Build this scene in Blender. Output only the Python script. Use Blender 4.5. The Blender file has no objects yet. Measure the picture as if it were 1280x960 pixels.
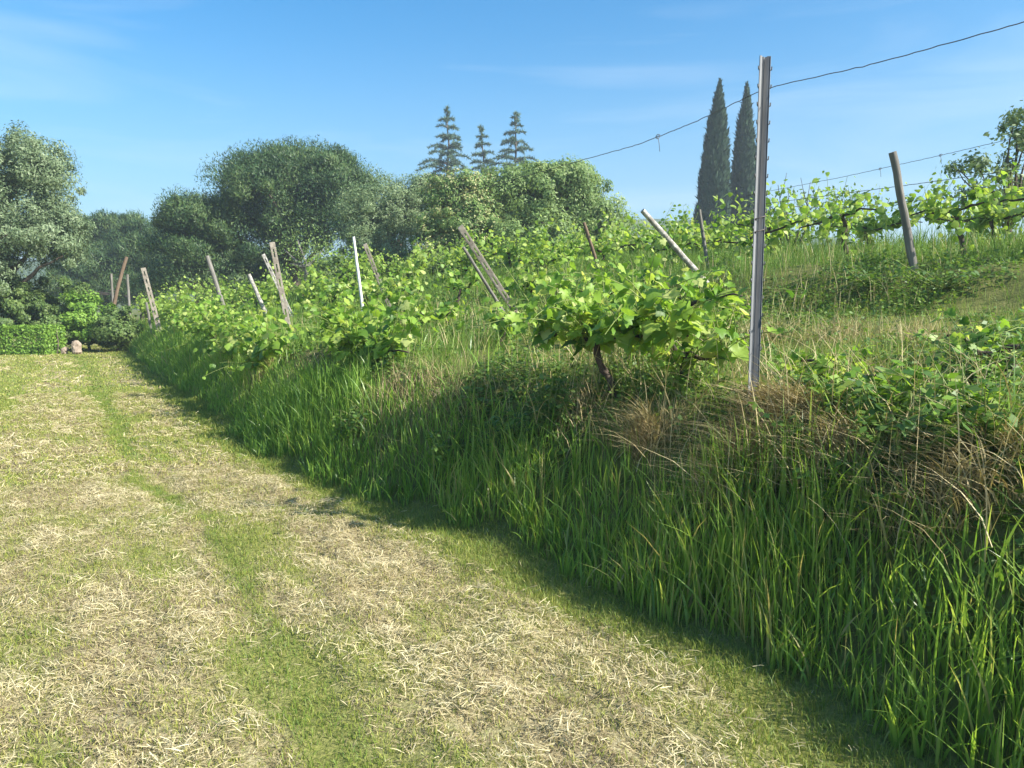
import bpy, math
import numpy as np
from mathutils import Vector, Matrix

R = math.radians
sc = bpy.context.scene
COL = sc.collection
rng = np.random.default_rng(11)

# ------------------------------------------------------------------ camera
F = 967.0                      # focal length in pixels of the 1280 x 960 photograph
PITCH = math.atan(95 / F)
CAM = np.array([0.0, 0.0, 1.6])
cam_d = bpy.data.cameras.new('camera')
cam_d.sensor_width = 36.0
cam_d.lens = F / 1280 * 36.0
cam_d.clip_start = 0.05
cam_d.clip_end = 6000
cam = bpy.data.objects.new('camera', cam_d)
COL.objects.link(cam)
cam.location = CAM
cam.rotation_euler = (R(90) - PITCH, 0, 0)
sc.camera = cam
SP, CP = math.sin(PITCH), math.cos(PITCH)


def ray(px, py):
    a, b = (px - 640) / F, (480 - py) / F
    return np.array([a, CP + b * SP, -SP + b * CP])


def at(px, py, Y):
    d = ray(px, py)
    return CAM + d * (Y / d[1])


def on_flat(px, py, z=0.0):
    d = ray(px, py)
    return CAM + d * ((z - CAM[2]) / d[2])


# ------------------------------------------------------------------ noise
def _h(ix, iy, seed):
    n = (ix.astype(np.int64) * 374761393 + iy.astype(np.int64) * 668265263 + seed * 974634757) & 0x7fffffff
    n = ((n ^ (n >> 13)) * 1274126177) & 0x7fffffff
    n = n ^ (n >> 16)
    return (n & 0xffff) / 65535.0


def vnoise(x, y, seed=0):
    x = np.asarray(x, float); y = np.asarray(y, float)
    ix, iy = np.floor(x), np.floor(y)
    fx, fy = x - ix, y - iy
    fx = fx * fx * (3 - 2 * fx); fy = fy * fy * (3 - 2 * fy)
    a = _h(ix, iy, seed); b = _h(ix + 1, iy, seed); c = _h(ix, iy + 1, seed); d = _h(ix + 1, iy + 1, seed)
    return (a * (1 - fx) + b * fx) * (1 - fy) + (c * (1 - fx) + d * fx) * fy


def fbm(x, y, seed=0, o=3):
    v, a, tot = 0, 1.0, 0
    for k in range(o):
        v = v + a * vnoise(np.asarray(x) * 2 ** k, np.asarray(y) * 2 ** k, seed + k * 7)
        tot += a; a *= .5
    return v / tot


def sstep(a, b, x):
    k = np.clip((x - a) / (b - a), 0, 1)
    return k * k * (3 - 2 * k)


# ------------------------------------------------------------------ terrain
P0 = np.array([1.41, 2.79]); NX = np.array([.857, .515]); UX = np.array([-.515, .857])


def st_of(x, y):
    dx, dy = np.asarray(x) - P0[0], np.asarray(y) - P0[1]
    return dx * NX[0] + dy * NX[1], dx * UX[0] + dy * UX[1]


def xy_of(s, t):
    return P0[0] + NX[0] * s + UX[0] * t, P0[1] + NX[1] * s + UX[1] * t


_edge_px = [(1130, 940), (960, 830), (830, 770), (650, 690), (520, 640), (400, 606), (320, 560), (260, 510), (200, 470), (165, 442)]
_e = [st_of(*on_flat(*p)[:2]) for p in _edge_px]
ET = np.array([-30.] + [float(q[1]) for q in _e] + [60.])
ES = np.array([float(_e[0][0])] + [float(q[0]) for q in _e] + [float(_e[-1][0])])


def edge(t):
    return np.interp(t, ET, ES)


_PS = np.array([-60, -.1, .02, 0.22, .55, .95, 1.5, 3.2, 4.9, 5.3, 5.85, 6.5, 10, 16, 25, 60, 200, 2000])
_PH = np.array([0, 0, .03, .2, .6, .96, 1.06, 1.28, 1.5, 1.62, 1.98, 2.1, 2.4, 2.75, 3.0, 3.2, 3.2, 3.2])
_ds = np.arange(-60, 210, .02)
_dh = np.interp(_ds, _PS, _PH)
_k = np.exp(-np.linspace(-2, 2, 13) ** 2); _k /= _k.sum()
_dh = np.convolve(np.pad(_dh, 6, mode='edge'), _k, 'valid')


def H(x, y):
    s, t = st_of(x, y)
    e = s - edge(t)
    h = np.interp(e, _ds, _dh)
    h = h * (1 - .5 * sstep(30, 48, t))
    near = np.exp(-(np.asarray(x) ** 2 + np.asarray(y) ** 2) / 40 ** 2)
    bump = (fbm(np.asarray(x) * 1.1, np.asarray(y) * 1.1, 3) - .5) * .16 * sstep(.1, .7, e) * near
    path = ((fbm(np.asarray(x) * 2.3, np.asarray(y) * 2.3, 5) - .5) * .05 + (fbm(np.asarray(x) * 6, np.asarray(y) * 6, 8, 2) - .5) * .05 + (fbm(s * 7, t * 3, 6, 3) - .5) * .05) * near * (1 - sstep(-.2, .2, e))
    rut = -.025 * np.exp(-((s + 1.85) / .22) ** 2) * near
    return h + bump + path + rut


def H1(x, y):
    return float(H(np.array([x]), np.array([y]))[0])


def hit(px, py, y0=1.5, y1=60):
    d = ray(px, py)
    Y = np.geomspace(y0, y1, 1500)
    p = CAM[None] + d[None] * (Y / d[1])[:, None]
    below = p[:, 2] < H(p[:, 0], p[:, 1])
    k = int(np.argmax(below)) if below.any() else len(Y) - 1
    return p[k]


def straw(x, y):
    s, t = st_of(x, y)
    e = s - edge(t)
    st = s + .35 * (vnoise(t * .45, s * 0 + 2, 9) - .5)
    b = lambda c, w: np.exp(-((st - c) / w) ** 2)
    pat = .35 + .65 * sstep(.25, .55, fbm(s * 1.5, t * .7, 25))
    v = .47 + .32 * b(-1.05, .4) + .3 * b(-2.6, .5) + .25 * b(-3.9, .4) + .2 * b(-5.2, .6) - .65 * pat * b(-1.83, .11) - .35 * pat * b(-3.3, .16)
    v = v + 1.1 * (fbm(np.asarray(x) * 1.7, np.asarray(y) * 1.7, 21, 4) - .5) + 1.3 * (fbm(s * 5.5, t * 1.1, 23, 3) - .5)
    v = v - .7 * sstep(-.65, -.1, e) - .3 * sstep(6, 20, t)
    return np.clip(v, 0, 1) * (1 - sstep(-.1, .15, e))


# ------------------------------------------------------------------ mesh helpers
class MB:
    def __init__(self):
        self.v, self.f, self.n, self.t = [], [], [], []
        self.c = 0

    def add(self, verts, faces, tint=.5):
        """verts (N,3); faces (M,k) index array; tint scalar or (M,)"""
        verts = np.asarray(verts, float).reshape(-1, 3)
        faces = np.asarray(faces, np.int64)
        if faces.ndim == 1:
            faces = faces[None]
        self.v.append(verts)
        self.f.append((faces + self.c).ravel())
        self.n.append(np.full(len(faces), faces.shape[1], np.int64))
        self.t.append(np.broadcast_to(np.asarray(tint, float), (len(faces),)).copy())
        self.c += len(verts)

    def build(self, name, mat, parent=None, smooth=False, origin=None):
        me = bpy.data.meshes.new(name)
        v = np.concatenate(self.v); f = np.concatenate(self.f); n = np.concatenate(self.n); t = np.concatenate(self.t)
        if origin is not None:
            v = v - np.asarray(origin)[None]
        me.vertices.add(len(v)); me.vertices.foreach_set('co', v.astype(np.float32).ravel())
        me.loops.add(len(f)); me.loops.foreach_set('vertex_index', f.astype(np.int32))
        me.polygons.add(len(n))
        me.polygons.foreach_set('loop_start', np.concatenate([[0], np.cumsum(n)[:-1]]).astype(np.int32))
        if smooth:
            me.polygons.foreach_set('use_smooth', np.ones(len(n), bool))
        at_ = me.attributes.new('tint', 'FLOAT', 'FACE')
        at_.data.foreach_set('value', t.astype(np.float32))
        me.update(calc_edges=True)
        me.materials.append(mat)
        o = bpy.data.objects.new(name, me)
        COL.objects.link(o)
        if parent is not None:
            o.parent = parent
        elif origin is not None:
            o.location = origin
        return o


def tag(o, label, cat, group=None, kind=None):
    o['label'] = label; o['category'] = cat
    if group: o['group'] = group
    if kind: o['kind'] = kind
    return o


def thing(name, loc, label, cat, group=None):
    o = bpy.data.objects.new(name, None)
    o.empty_display_size = .1
    COL.objects.link(o); o.location = loc
    return tag(o, label, cat, group)


def unit(a):
    return a / np.maximum(np.linalg.norm(a, axis=-1, keepdims=True), 1e-9)


def tube(mb, pts, rad, sides=7, tint=.5, cap=True):
    pts = np.asarray(pts, float); n = len(pts)
    rad = np.broadcast_to(np.asarray(rad, float), (n,))
    tan = unit(np.gradient(pts, axis=0))
    ref = np.array([0, 0, 1.]) if abs(tan[0, 2]) < .85 else np.array([1., 0, 0])
    a = unit(np.cross(tan, ref)); b = np.cross(tan, a)
    th = np.linspace(0, 2 * np.pi, sides, endpoint=False)
    ring = pts[:, None] + rad[:, None, None] * (np.cos(th)[None, :, None] * a[:, None] + np.sin(th)[None, :, None] * b[:, None])
    i = np.arange(n - 1)[:, None] * sides; j = np.arange(sides)[None]; k = (j + 1) % sides
    q = np.stack([i + j, i + k, i + sides + k, i + sides + j], -1).reshape(-1, 4)
    c0 = mb.c
    mb.add(ring.reshape(-1, 3), q, tint)
    if cap:
        mb.f.append(np.arange(sides)[::-1] + c0); mb.n.append(np.array([sides])); mb.t.append(np.array([tint]))
        mb.f.append(np.arange(sides) + c0 + (n - 1) * sides); mb.n.append(np.array([sides])); mb.t.append(np.array([tint]))


def wobble(p0, p1, n, amp, r):
    k = np.linspace(0, 1, n)[:, None]
    p = np.asarray(p0) * (1 - k) + np.asarray(p1) * k
    off = r.normal(0, amp, (n, 3)); off[0] = 0; off[-1] = 0
    off[1:-1] = (off[1:-1] + .5 * off[:-2] + .5 * off[2:]) / 1.5
    return p + off


def scatter(mb, tmpl_v, tmpl_f, pos, nrm, dirn, scale, tint, sx=1.0):
    """copies of a flat template (x across, y along, z normal) at pos"""
    pos = np.asarray(pos); N = len(pos)
    nrm = unit(nrm)
    d = unit(dirn - nrm * (dirn * nrm).sum(-1, keepdims=True))
    x = np.cross(d, nrm)
    s = np.broadcast_to(scale, (N,))[:, None, None]
    V = pos[:, None] + s * (tmpl_v[None, :, 0:1] * sx * x[:, None] + tmpl_v[None, :, 1:2] * d[:, None] + tmpl_v[None, :, 2:3] * nrm[:, None])
    k = len(tmpl_v)
    f = (tmpl_f[None] + (np.arange(N) * k)[:, None, None]).reshape(-1, tmpl_f.shape[1])
    mb.add(V.reshape(-1, 3), f, np.repeat(np.broadcast_to(tint, (N,)), len(tmpl_f)))


_half = [(.0, .06), (.2, -.1), (.42, .02), (.5, .2), (.37, .28), (.56, .5), (.36, .56), (.24, .66), (.17, .84), (.0, 1.0)]
_ol = _half + [(-x, y) for x, y in _half[-2:0:-1]]
GRAPE_V = np.array([(0, .38, .05)] + [(x, y, -.45 * x * x - .22 * (y - .4) ** 2) for x, y in _ol])
GRAPE_V[1:, 2] += .32 * np.abs(GRAPE_V[1:, 0]) - .1
GRAPE2_V = GRAPE_V * np.array([1, 1, -1.3])
GRAPE_F = np.array([(0, 1 + i, 1 + (i + 1) % len(_ol)) for i in range(len(_ol))])
LOBE_V = np.array([(0, .35, .05), (0, 0, 0), (.42, .05, -.06), (.46, .5, -.08), (0, 1, -.1), (-.46, .5, -.08), (-.42, .05, -.06)])
LOBE_F = np.array([(0, 1 + i, 1 + (i + 1) % 6) for i in range(6)])
LEAF_V = np.array([(0, 0, 0), (.3, .4, -.04), (0, 1, -.08), (-.3, .4, -.04)]); LEAF_F = np.array([(0, 1, 2), (0, 2, 3)])
NEEDLE_V = np.array([(-.5, 0, 0), (.5, 0, 0), (0, 1, 0)]); NEEDLE_F = np.array([(0, 1, 2)])


def blades(mb, base, h, w, yaw, lean, lean_dir, tint, segs=3, curl=1.0):
    N = len(base)
    lv = np.linspace(0, 1, segs + 1)
    side = np.stack([np.cos(yaw), np.sin(yaw), np.zeros(N)], -1)
    ld = np.stack([np.cos(lean_dir), np.sin(lean_dir), np.zeros(N)], -1)
    V = np.zeros((N, 2 * segs + 1, 3))
    for k, q in enumerate(lv):
        out = lean * (.25 * q + .75 * q ** (1.6 + curl * .4))
        c = base + ld * (h * out)[:, None]
        zz = h * (q - .35 * np.clip(lean, 0, 1.2) * q * q)
        c[:, 2] += zz
        ww = w * (1 - q ** 2.2) if k else w * .7
        if k == segs:
            V[:, 2 * segs] = c
        else:
            V[:, 2 * k] = c - side * (ww * .5)[:, None]
            V[:, 2 * k + 1] = c + side * (ww * .5)[:, None]
    n0 = (np.arange(N) * (2 * segs + 1))[:, None]
    V = V.reshape(-1, 3)
    if segs > 1:
        q = np.concatenate([np.stack([n0 + 2 * k, n0 + 2 * k + 1, n0 + 2 * k + 3, n0 + 2 * k + 2], -1) for k in range(segs - 1)], 1).reshape(-1, 4)
        c0 = mb.c
        mb.add(V, q, np.repeat(tint, segs - 1))
        tri = np.concatenate([n0 + 2 * segs - 2, n0 + 2 * segs - 1, n0 + 2 * segs], 1) + c0
        mb.f.append(tri.ravel()); mb.n.append(np.full(N, 3)); mb.t.append(tint)
    else:
        mb.add(V, np.concatenate([n0, n0 + 1, n0 + 2], 1), tint)


# ------------------------------------------------------------------ materials
def newmat(name):
    m = bpy.data.materials.new(name); m.use_nodes = True
    nt = m.node_tree; nt.nodes.clear()
    out = nt.nodes.new('ShaderNodeOutputMaterial')
    return m, nt, out


def ramp(nt, fac, cols):
    r = nt.nodes.new('ShaderNodeValToRGB')
    el = r.color_ramp.elements
    el[0].position, el[0].color = cols[0][0], (*cols[0][1], 1)
    el[1].position, el[1].color = cols[-1][0], (*cols[-1][1], 1)
    for p, c in cols[1:-1]:
        e = el.new(p); e.color = (*c, 1)
    nt.links.new(fac, r.inputs[0])
    return r.outputs[0]


def leafmat(name, cols, trans=.35, rough=.5, spec=.3, warm=(1.15, 1.1, .6)):
    m, nt, out = newmat(name)
    a = nt.nodes.new('ShaderNodeAttribute'); a.attribute_name = 'tint'
    c = ramp(nt, a.outputs['Fac'], cols)
    p = nt.nodes.new('ShaderNodeBsdfPrincipled')
    p.inputs['Roughness'].default_value = rough
    p.inputs['Specular IOR Level'].default_value = spec
    nt.links.new(c, p.inputs['Base Color'])
    tr = nt.nodes.new('ShaderNodeBsdfTranslucent')
    mu = nt.nodes.new('ShaderNodeMix'); mu.data_type = 'RGBA'; mu.blend_type = 'MULTIPLY'
    mu.inputs[0].default_value = 1
    nt.links.new(c, mu.inputs[6]); mu.inputs[7].default_value = (*warm, 1)
    nt.links.new(mu.outputs[2], tr.inputs['Color'])
    mx = nt.nodes.new('ShaderNodeMixShader'); mx.inputs[0].default_value = trans
    nt.links.new(p.outputs[0], mx.inputs[1]); nt.links.new(tr.outputs[0], mx.inputs[2])
    nt.links.new(mx.outputs[0], out.inputs[0])
    return m


def roughmat(name, cols, scale=8, rough=.85, metal=0.0, bump=.4, stretch=(1, 1, 1), detail=6, spec=.3):
    m, nt, out = newmat(name)
    tc = nt.nodes.new('ShaderNodeTexCoord')
    mp = nt.nodes.new('ShaderNodeMapping'); mp.inputs['Scale'].default_value = stretch
    nt.links.new(tc.outputs['Object'], mp.inputs[0])
    n = nt.nodes.new('ShaderNodeTexNoise'); n.inputs['Scale'].default_value = scale
    n.inputs['Detail'].default_value = detail; n.inputs['Roughness'].default_value = .65
    nt.links.new(mp.outputs[0], n.inputs['Vector'])
    c = ramp(nt, n.outputs[0], cols)
    p = nt.nodes.new('ShaderNodeBsdfPrincipled')
    p.inputs['Roughness'].default_value = rough; p.inputs['Metallic'].default_value = metal
    p.inputs['Specular IOR Level'].default_value = spec
    nt.links.new(c, p.inputs['Base Color'])
    b = nt.nodes.new('ShaderNodeBump'); b.inputs['Strength'].default_value = bump; b.inputs['Distance'].default_value = .02
    nt.links.new(n.outputs[0], b.inputs['Height']); nt.links.new(b.outputs[0], p.inputs['Normal'])
    nt.links.new(p.outputs[0], out.inputs[0])
    return m


M = {}
M['vine'] = leafmat('vine_leaf', [(0, (.07, .16, .022)), (.3, (.16, .3, .036)), (.6, (.27, .42, .06)), (.85, (.4, .52, .1)), (1, (.52, .58, .2))], .5, .45, .35)
M['vine_far'] = leafmat('vine_leaf_far', [(0, (.1, .19, .028)), (.5, (.25, .38, .06)), (1, (.43, .53, .14))], .48, .5, .3)
M['tall'] = leafmat('tall_grass_blade', [(0, (.1, .21, .038)), (.4, (.2, .35, .058)), (.75, (.34, .48, .095)), (.9, (.35, .4, .14)), (1, (.46, .4, .18))], .54, .36, .45, (1.3, 1.2, .6))
M['meadow'] = leafmat('meadow_grass_blade', [(0, (.09, .18, .028)), (.5, (.18, .29, .05)), (.75, (.3, .35, .08)), (.9, (.42, .38, .15)), (1, (.5, .42, .2))], .35, .5, .3)
M['mown'] = leafmat('mown_grass_blade', [(0, (.1, .18, .03)), (.45, (.23, .28, .05)), (.75, (.37, .36, .09)), (1, (.5, .44, .18))], .3, .5, .3)
M['hay'] = leafmat('cut_hay', [(0, (.16, .12, .07)), (.3, (.36, .29, .16)), (.6, (.54, .46, .26)), (1, (.74, .65, .42))], .2, .6, .2)
M['dry'] = leafmat('dry_stalk', [(0, (.2, .15, .075)), (.5, (.42, .34, .17)), (1, (.6, .5, .29))], .2, .6, .2)
M['weed'] = leafmat('weed_leaf', [(0, (.05, .11, .022)), (.5, (.12, .22, .04)), (1, (.24, .32, .07))], .42, .45, .35)
M['willow'] = leafmat('grey_green_leaf', [(0, (.085, .13, .06)), (.5, (.16, .22, .11)), (1, (.3, .36, .21))], .3, .5, .3)
M['olive'] = leafmat('olive_leaf', [(0, (.09, .14, .06)), (.5, (.17, .24, .105)), (1, (.3, .36, .19))], .3, .5, .3)
M['broad'] = leafmat('broad_tree_leaf', [(0, (.1, .17, .05)), (.6, (.2, .29, .09)), (1, (.34, .42, .16))], .4, .5, .3)
M['elder'] = leafmat('blossom_tree_leaf', [(0, (.09, .16, .04)), (.55, (.17, .26, .07)), (.65, (.25, .3, .1)), (.75, (.45, .43, .2)), (1, (.55, .52, .28))], .3, .5, .3)
M['pine'] = leafmat('pine_needle', [(0, (.02, .05, .016)), (.5, (.05, .098, .028)), (1, (.13, .18, .05))], .15, .5, .3)
M['cypress'] = leafmat('cypress_needle', [(0, (.016, .036, .02)), (.5, (.03, .06, .032)), (1, (.055, .09, .045))], .1, .6, .2)
M['cedar'] = leafmat('cedar_needle', [(0, (.05, .09, .06)), (.5, (.09, .145, .09)), (1, (.15, .21, .13))], .15, .6, .2)
M['shrub'] = leafmat('shrub_leaf', [(0, (.06, .11, .03)), (.5, (.12, .19, .05)), (1, (.23, .3, .09))], .4, .5, .3)
M['hedge'] = leafmat('hedge_leaf', [(0, (.08, .17, .025)), (.5, (.17, .3, .04)), (1, (.28, .42, .07))], .3, .5, .3)
M['bark'] = roughmat('bark', [(.3, (.05, .038, .028)), (.7, (.16, .125, .095))], 14, .9, 0, .8, (1, 1, .25))
M['vinebark'] = roughmat('vine_bark', [(.3, (.03, .022, .018)), (.7, (.12, .09, .07))], 22, .95, 0, 1.0, (1, 1, .2))
M['shoot'] = roughmat('green_shoot', [(.3, (.13, .18, .04)), (.7, (.24, .27, .08))], 10, .6, 0, .1)
M['galv'] = roughmat('galvanised_steel', [(.3, (.075, .08, .085)), (.7, (.15, .155, .16))], 9, .5, .2, .08, (1, 1, .3))
M['galvdark'] = roughmat('dull_steel', [(.3, (.05, .05, .05)), (.7, (.12, .12, .12))], 9, .5, .6, .1)
M['concrete'] = roughmat('weathered_concrete', [(.25, (.12, .1, .08)), (.5, (.24, .205, .165)), (.75, (.38, .33, .27))], 12, .9, 0, .5)
M['paleconcrete'] = roughmat('lichened_concrete', [(.3, (.16, .14, .12)), (.5, (.3, .275, .24)), (.64, (.55, .52, .47))], 16, .9, 0, .6)
M['wood'] = roughmat('weathered_wood', [(.25, (.08, .07, .06)), (.5, (.17, .155, .135)), (.75, (.3, .275, .245))], 16, .9, 0, .6, (1, 1, .12))
M['darkwood'] = roughmat('brown_wood', [(.25, (.09, .06, .04)), (.75, (.26, .18, .12))], 16, .9, 0, .6, (1, 1, .12))
M['white'] = roughmat('white_paint', [(.3, (.5, .5, .5)), (.7, (.74, .74, .74))], 10, .6, 0, .1)
M['wire'] = roughmat('rusty_wire', [(.3, (.07, .06, .055)), (.7, (.16, .14, .13))], 30, .6, .4, .2)
M['stone'] = roughmat('pale_stone', [(.3, (.2, .15, .11)), (.7, (.4, .32, .25))], 6, .9, 0, .7)


def ground_mat():
    m, nt, out = newmat('ground_soil_and_turf')
    L = nt.links.new
    tc = nt.nodes.new('ShaderNodeTexCoord')

    def noise(s, d=6, rgh=.65):
        n = nt.nodes.new('ShaderNodeTexNoise'); n.inputs['Scale'].default_value = s
        n.inputs['Detail'].default_value = d; n.inputs['Roughness'].default_value = rgh
        L(tc.outputs['Object'], n.inputs['Vector']); return n.outputs[0]
    def attr(nm):
        a = nt.nodes.new('ShaderNodeAttribute'); a.attribute_name = nm; return a.outputs['Fac']
    def mix(f, a, b):
        x = nt.nodes.new('ShaderNodeMix'); x.data_type = 'RGBA'; L(f, x.inputs[0]); L(a, x.inputs[6]); L(b, x.inputs[7]); return x.outputs[2]
    fine = noise(55); mid = noise(9)
    green = ramp(nt, fine, [(.25, (.09, .11, .03)), (.5, (.19, .2, .055)), (.75, (.32, .3, .1))])
    hay = ramp(nt, fine, [(.3, (.13, .1, .055)), (.5, (.34, .28, .155)), (.7, (.58, .5, .31))])
    soil = ramp(nt, mid, [(.25, (.07, .08, .025)), (.55, (.14, .15, .045)), (.8, (.24, .21, .09))])
    add = nt.nodes.new('ShaderNodeMath'); add.operation = 'MULTIPLY_ADD'
    sub = nt.nodes.new('ShaderNodeMath'); sub.operation = 'SUBTRACT'; L(mid, sub.inputs[0]); sub.inputs[1].default_value = .5
    L(sub.outputs[0], add.inputs[0]); add.inputs[1].default_value = .9; L(attr('straw'), add.inputs[2]); add.use_clamp = True
    c = mix(add.outputs[0], green, hay)
    c = mix(attr('wild'), c, soil)
    p = nt.nodes.new('ShaderNodeBsdfPrincipled'); p.inputs['Roughness'].default_value = .95; p.inputs['Specular IOR Level'].default_value = .1
    L(c, p.inputs['Base Color'])
    b = nt.nodes.new('ShaderNodeBump'); b.inputs['Strength'].default_value = .7; b.inputs['Distance'].default_value = .03
    L(fine, b.inputs['Height']); L(b.outputs[0], p.inputs['Normal']); L(p.outputs[0], out.inputs[0])
    return m


M['ground'] = ground_mat()
M['hill'] = roughmat('far_wooded_hill', [(.35, (.035, .06, .025)), (.55, (.06, .09, .04)), (.7, (.13, .15, .06))], .05, .95, 0, .3)

# ------------------------------------------------------------------ ground sheet
def grow(a, b, step, lim, f=1.12):
    mid_ = list(np.arange(a, b, step))
    up, k, s_ = [], b, step
    while k < lim:
        up.append(k); s_ *= f; k += s_
    up.append(lim)
    dn, k, s_ = [], a, step
    while k > -lim:
        s_ *= f; k -= s_; dn.append(max(k, -lim))
    return np.array(sorted(set(dn)) + mid_ + up)


gs = grow(-7, 9, .09, 560); gt = grow(-4, 16, .11, 560)
S, T = np.meshgrid(gs, gt, indexing='ij')
GX, GY = xy_of(S, T)
GZ = H(GX, GY)
mb = MB()
ni, nj = S.shape
i, j = np.meshgrid(np.arange(ni - 1), np.arange(nj - 1), indexing='ij')
q = np.stack([i * nj + j, (i + 1) * nj + j, (i + 1) * nj + j + 1, i * nj + j + 1], -1).reshape(-1, 4)
mb.add(np.stack([GX, GY, GZ], -1).reshape(-1, 3), q)
ground = mb.build('ground', M['ground'], smooth=True)
me = ground.data
e_ = (S - edge(T)).ravel()
for nm, val in (('straw', straw(GX, GY).ravel()), ('wild', sstep(-.12, .12, e_))):
    a = me.attributes.new(nm, 'FLOAT', 'POINT'); a.data.foreach_set('value', val.astype(np.float32))
tag(ground, 'mown grass track with hay stripes, rising right to grassy vineyard terraces', 'ground', kind='structure')

# far wooded ridge
mb = MB()
hx = np.linspace(-300, 300, 181); hy = np.linspace(150, 270, 50)
HX, HY = np.meshgrid(hx, hy, indexing='ij')
ridge = np.exp(-((HY - 210) / 32) ** 2)
hz = 1.0 + ridge * (13 + 10 * np.exp(-((HX - 46) / 45) ** 2) + 5 * (fbm(HX * .02, HY * .03, 31) - .5)) + ridge * 3.0 * (fbm(HX * .16, HY * .16, 37) - .5)
hz -= 5 * (1 - sstep(150, 166, HY)) + 5 * sstep(254, 270, HY)
ni, nj = HX.shape
i, j = np.meshgrid(np.arange(ni - 1), np.arange(nj - 1), indexing='ij')
q = np.stack([i * nj + j, (i + 1) * nj + j, (i + 1) * nj + j + 1, i * nj + j + 1], -1).reshape(-1, 4)
mb.add(np.stack([HX, HY, hz], -1).reshape(-1, 3), q)
tag(mb.build('hills', M['hill'], smooth=True), 'far wooded ridge fading to blue behind the vineyard', 'hill', kind='structure')

# ------------------------------------------------------------------ grasses (stuff)
def in_view(x, y, m=90):
    px = 640 + F * np.asarray(x) / np.maximum(np.asarray(y), .1)
    return (px > -m) & (px < 1280 + m) & (np.asarray(y) > 1.6)


def spread(n, s0, s1, t0, t1, keep=None, m=90):
    s = rng.uniform(s0, s1, n); t = rng.uniform(t0, t1, n)
    x, y = xy_of(s, t)
    k = in_view(x, y, m)
    e = s - edge(t)
    if keep is not None:
        k &= keep(x, y, e, t) > rng.random(n)
    x, y, e, t = x[k], y[k], e[k], t[k]
    return np.stack([x, y, H(x, y)], -1), e, t


def do_blades(mb, P, h, w, lean, tint, segs=3, jit=.004, ld=None):
    n = len(P)
    yaw = rng.uniform(0, 2 * np.pi, n)
    ld = rng.uniform(0, 2 * np.pi, n) if ld is None else ld
    blades(mb, P - np.array([0, 0, jit]), h, w, yaw, lean, ld, np.clip(tint, 0, 1), segs)


# short mown turf of the track
mb = MB()
on_path = lambda x, y, e, t: (e < .12) * (1.1 - .75 * straw(x, y))
for (n, t0, t1, hh, ww) in ((330000, -2.2, 6.5, .034, .0042), (230000, 6.5, 15, .04, .009), (120000, 15, 36, .05, .022)):
    P, e, t = spread(n, -16 if t0 > 10 else (-9 if t0 > 0 else -5.2), .2, t0, t1, on_path)
    lush = sstep(-.9, .05, e)
    n_ = len(P)
    h = hh * rng.uniform(.5, 1.35, n_) * (1 + 1.2 * lush * rng.random(n_))
    st_ = straw(P[:, 0], P[:, 1])
    do_blades(mb, P, h, ww * rng.uniform(.6, 1.3, n_), rng.uniform(.1, 1.0, n_), rng.normal(.46, .2, n_) + .25 * st_ - .16 * lush - .2 * (st_ < .3) * np.exp(-((st_of(P[:, 0], P[:, 1])[0] + 1.83) / .2) ** 2), 2)
tag(mb.build('mown_grass', M['mown']), 'short mown yellow green grass covering the track', 'grass', kind='stuff')

# cut hay lying on the track
mb = MB()
on_hay = lambda x, y, e, t: (e < .05) * np.clip(straw(x, y) * 1.25 - .08, .02, 1)
for (n, t0, t1, ll, ww) in ((420000, -2.2, 6.5, .042, .0026), (150000, 6.5, 15, .065, .006), (26000, 15, 34, .12, .018)):
    P, e, t = spread(n, -16 if t0 > 10 else (-9 if t0 > 0 else -5.2), .1, t0, t1, on_hay)
    n_ = len(P)
    matt = fbm(P[:, 0] * 5, P[:, 1] * 5, 27)
    P[:, 2] += rng.uniform(.0, 1., n_) * np.clip(matt - .3, .02, 1) * .12
    a = 7 * vnoise(P[:, 0] * 3, P[:, 1] * 3, 29) + rng.normal(0, .9, n_)
    d = np.stack([np.cos(a), np.sin(a), rng.normal(0, .3, n_)], -1)
    nr = np.stack([rng.normal(0, .4, n_), rng.normal(0, .4, n_), np.ones(n_)], -1)
    sx = ww / ll
    V = np.array([(-.5, -.5, 0), (.5, -.5, 0), (.4, .12, .05), (.2, .5, -.02), (-.2, .5, -.02), (-.4, .12, .05)])
    scatter(mb, V, np.array([(0, 1, 2, 5), (5, 2, 3, 4)]), P, nr, d, ll * rng.uniform(.3, 1.6, n_), np.clip(rng.normal(.42, .25, n_) + .9 * (matt - .5), 0, 1), sx)
tag(mb.build('cut_hay', M['hay']), 'dry pale hay clippings strewn in stripes along the track', 'hay', kind='stuff')

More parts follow.
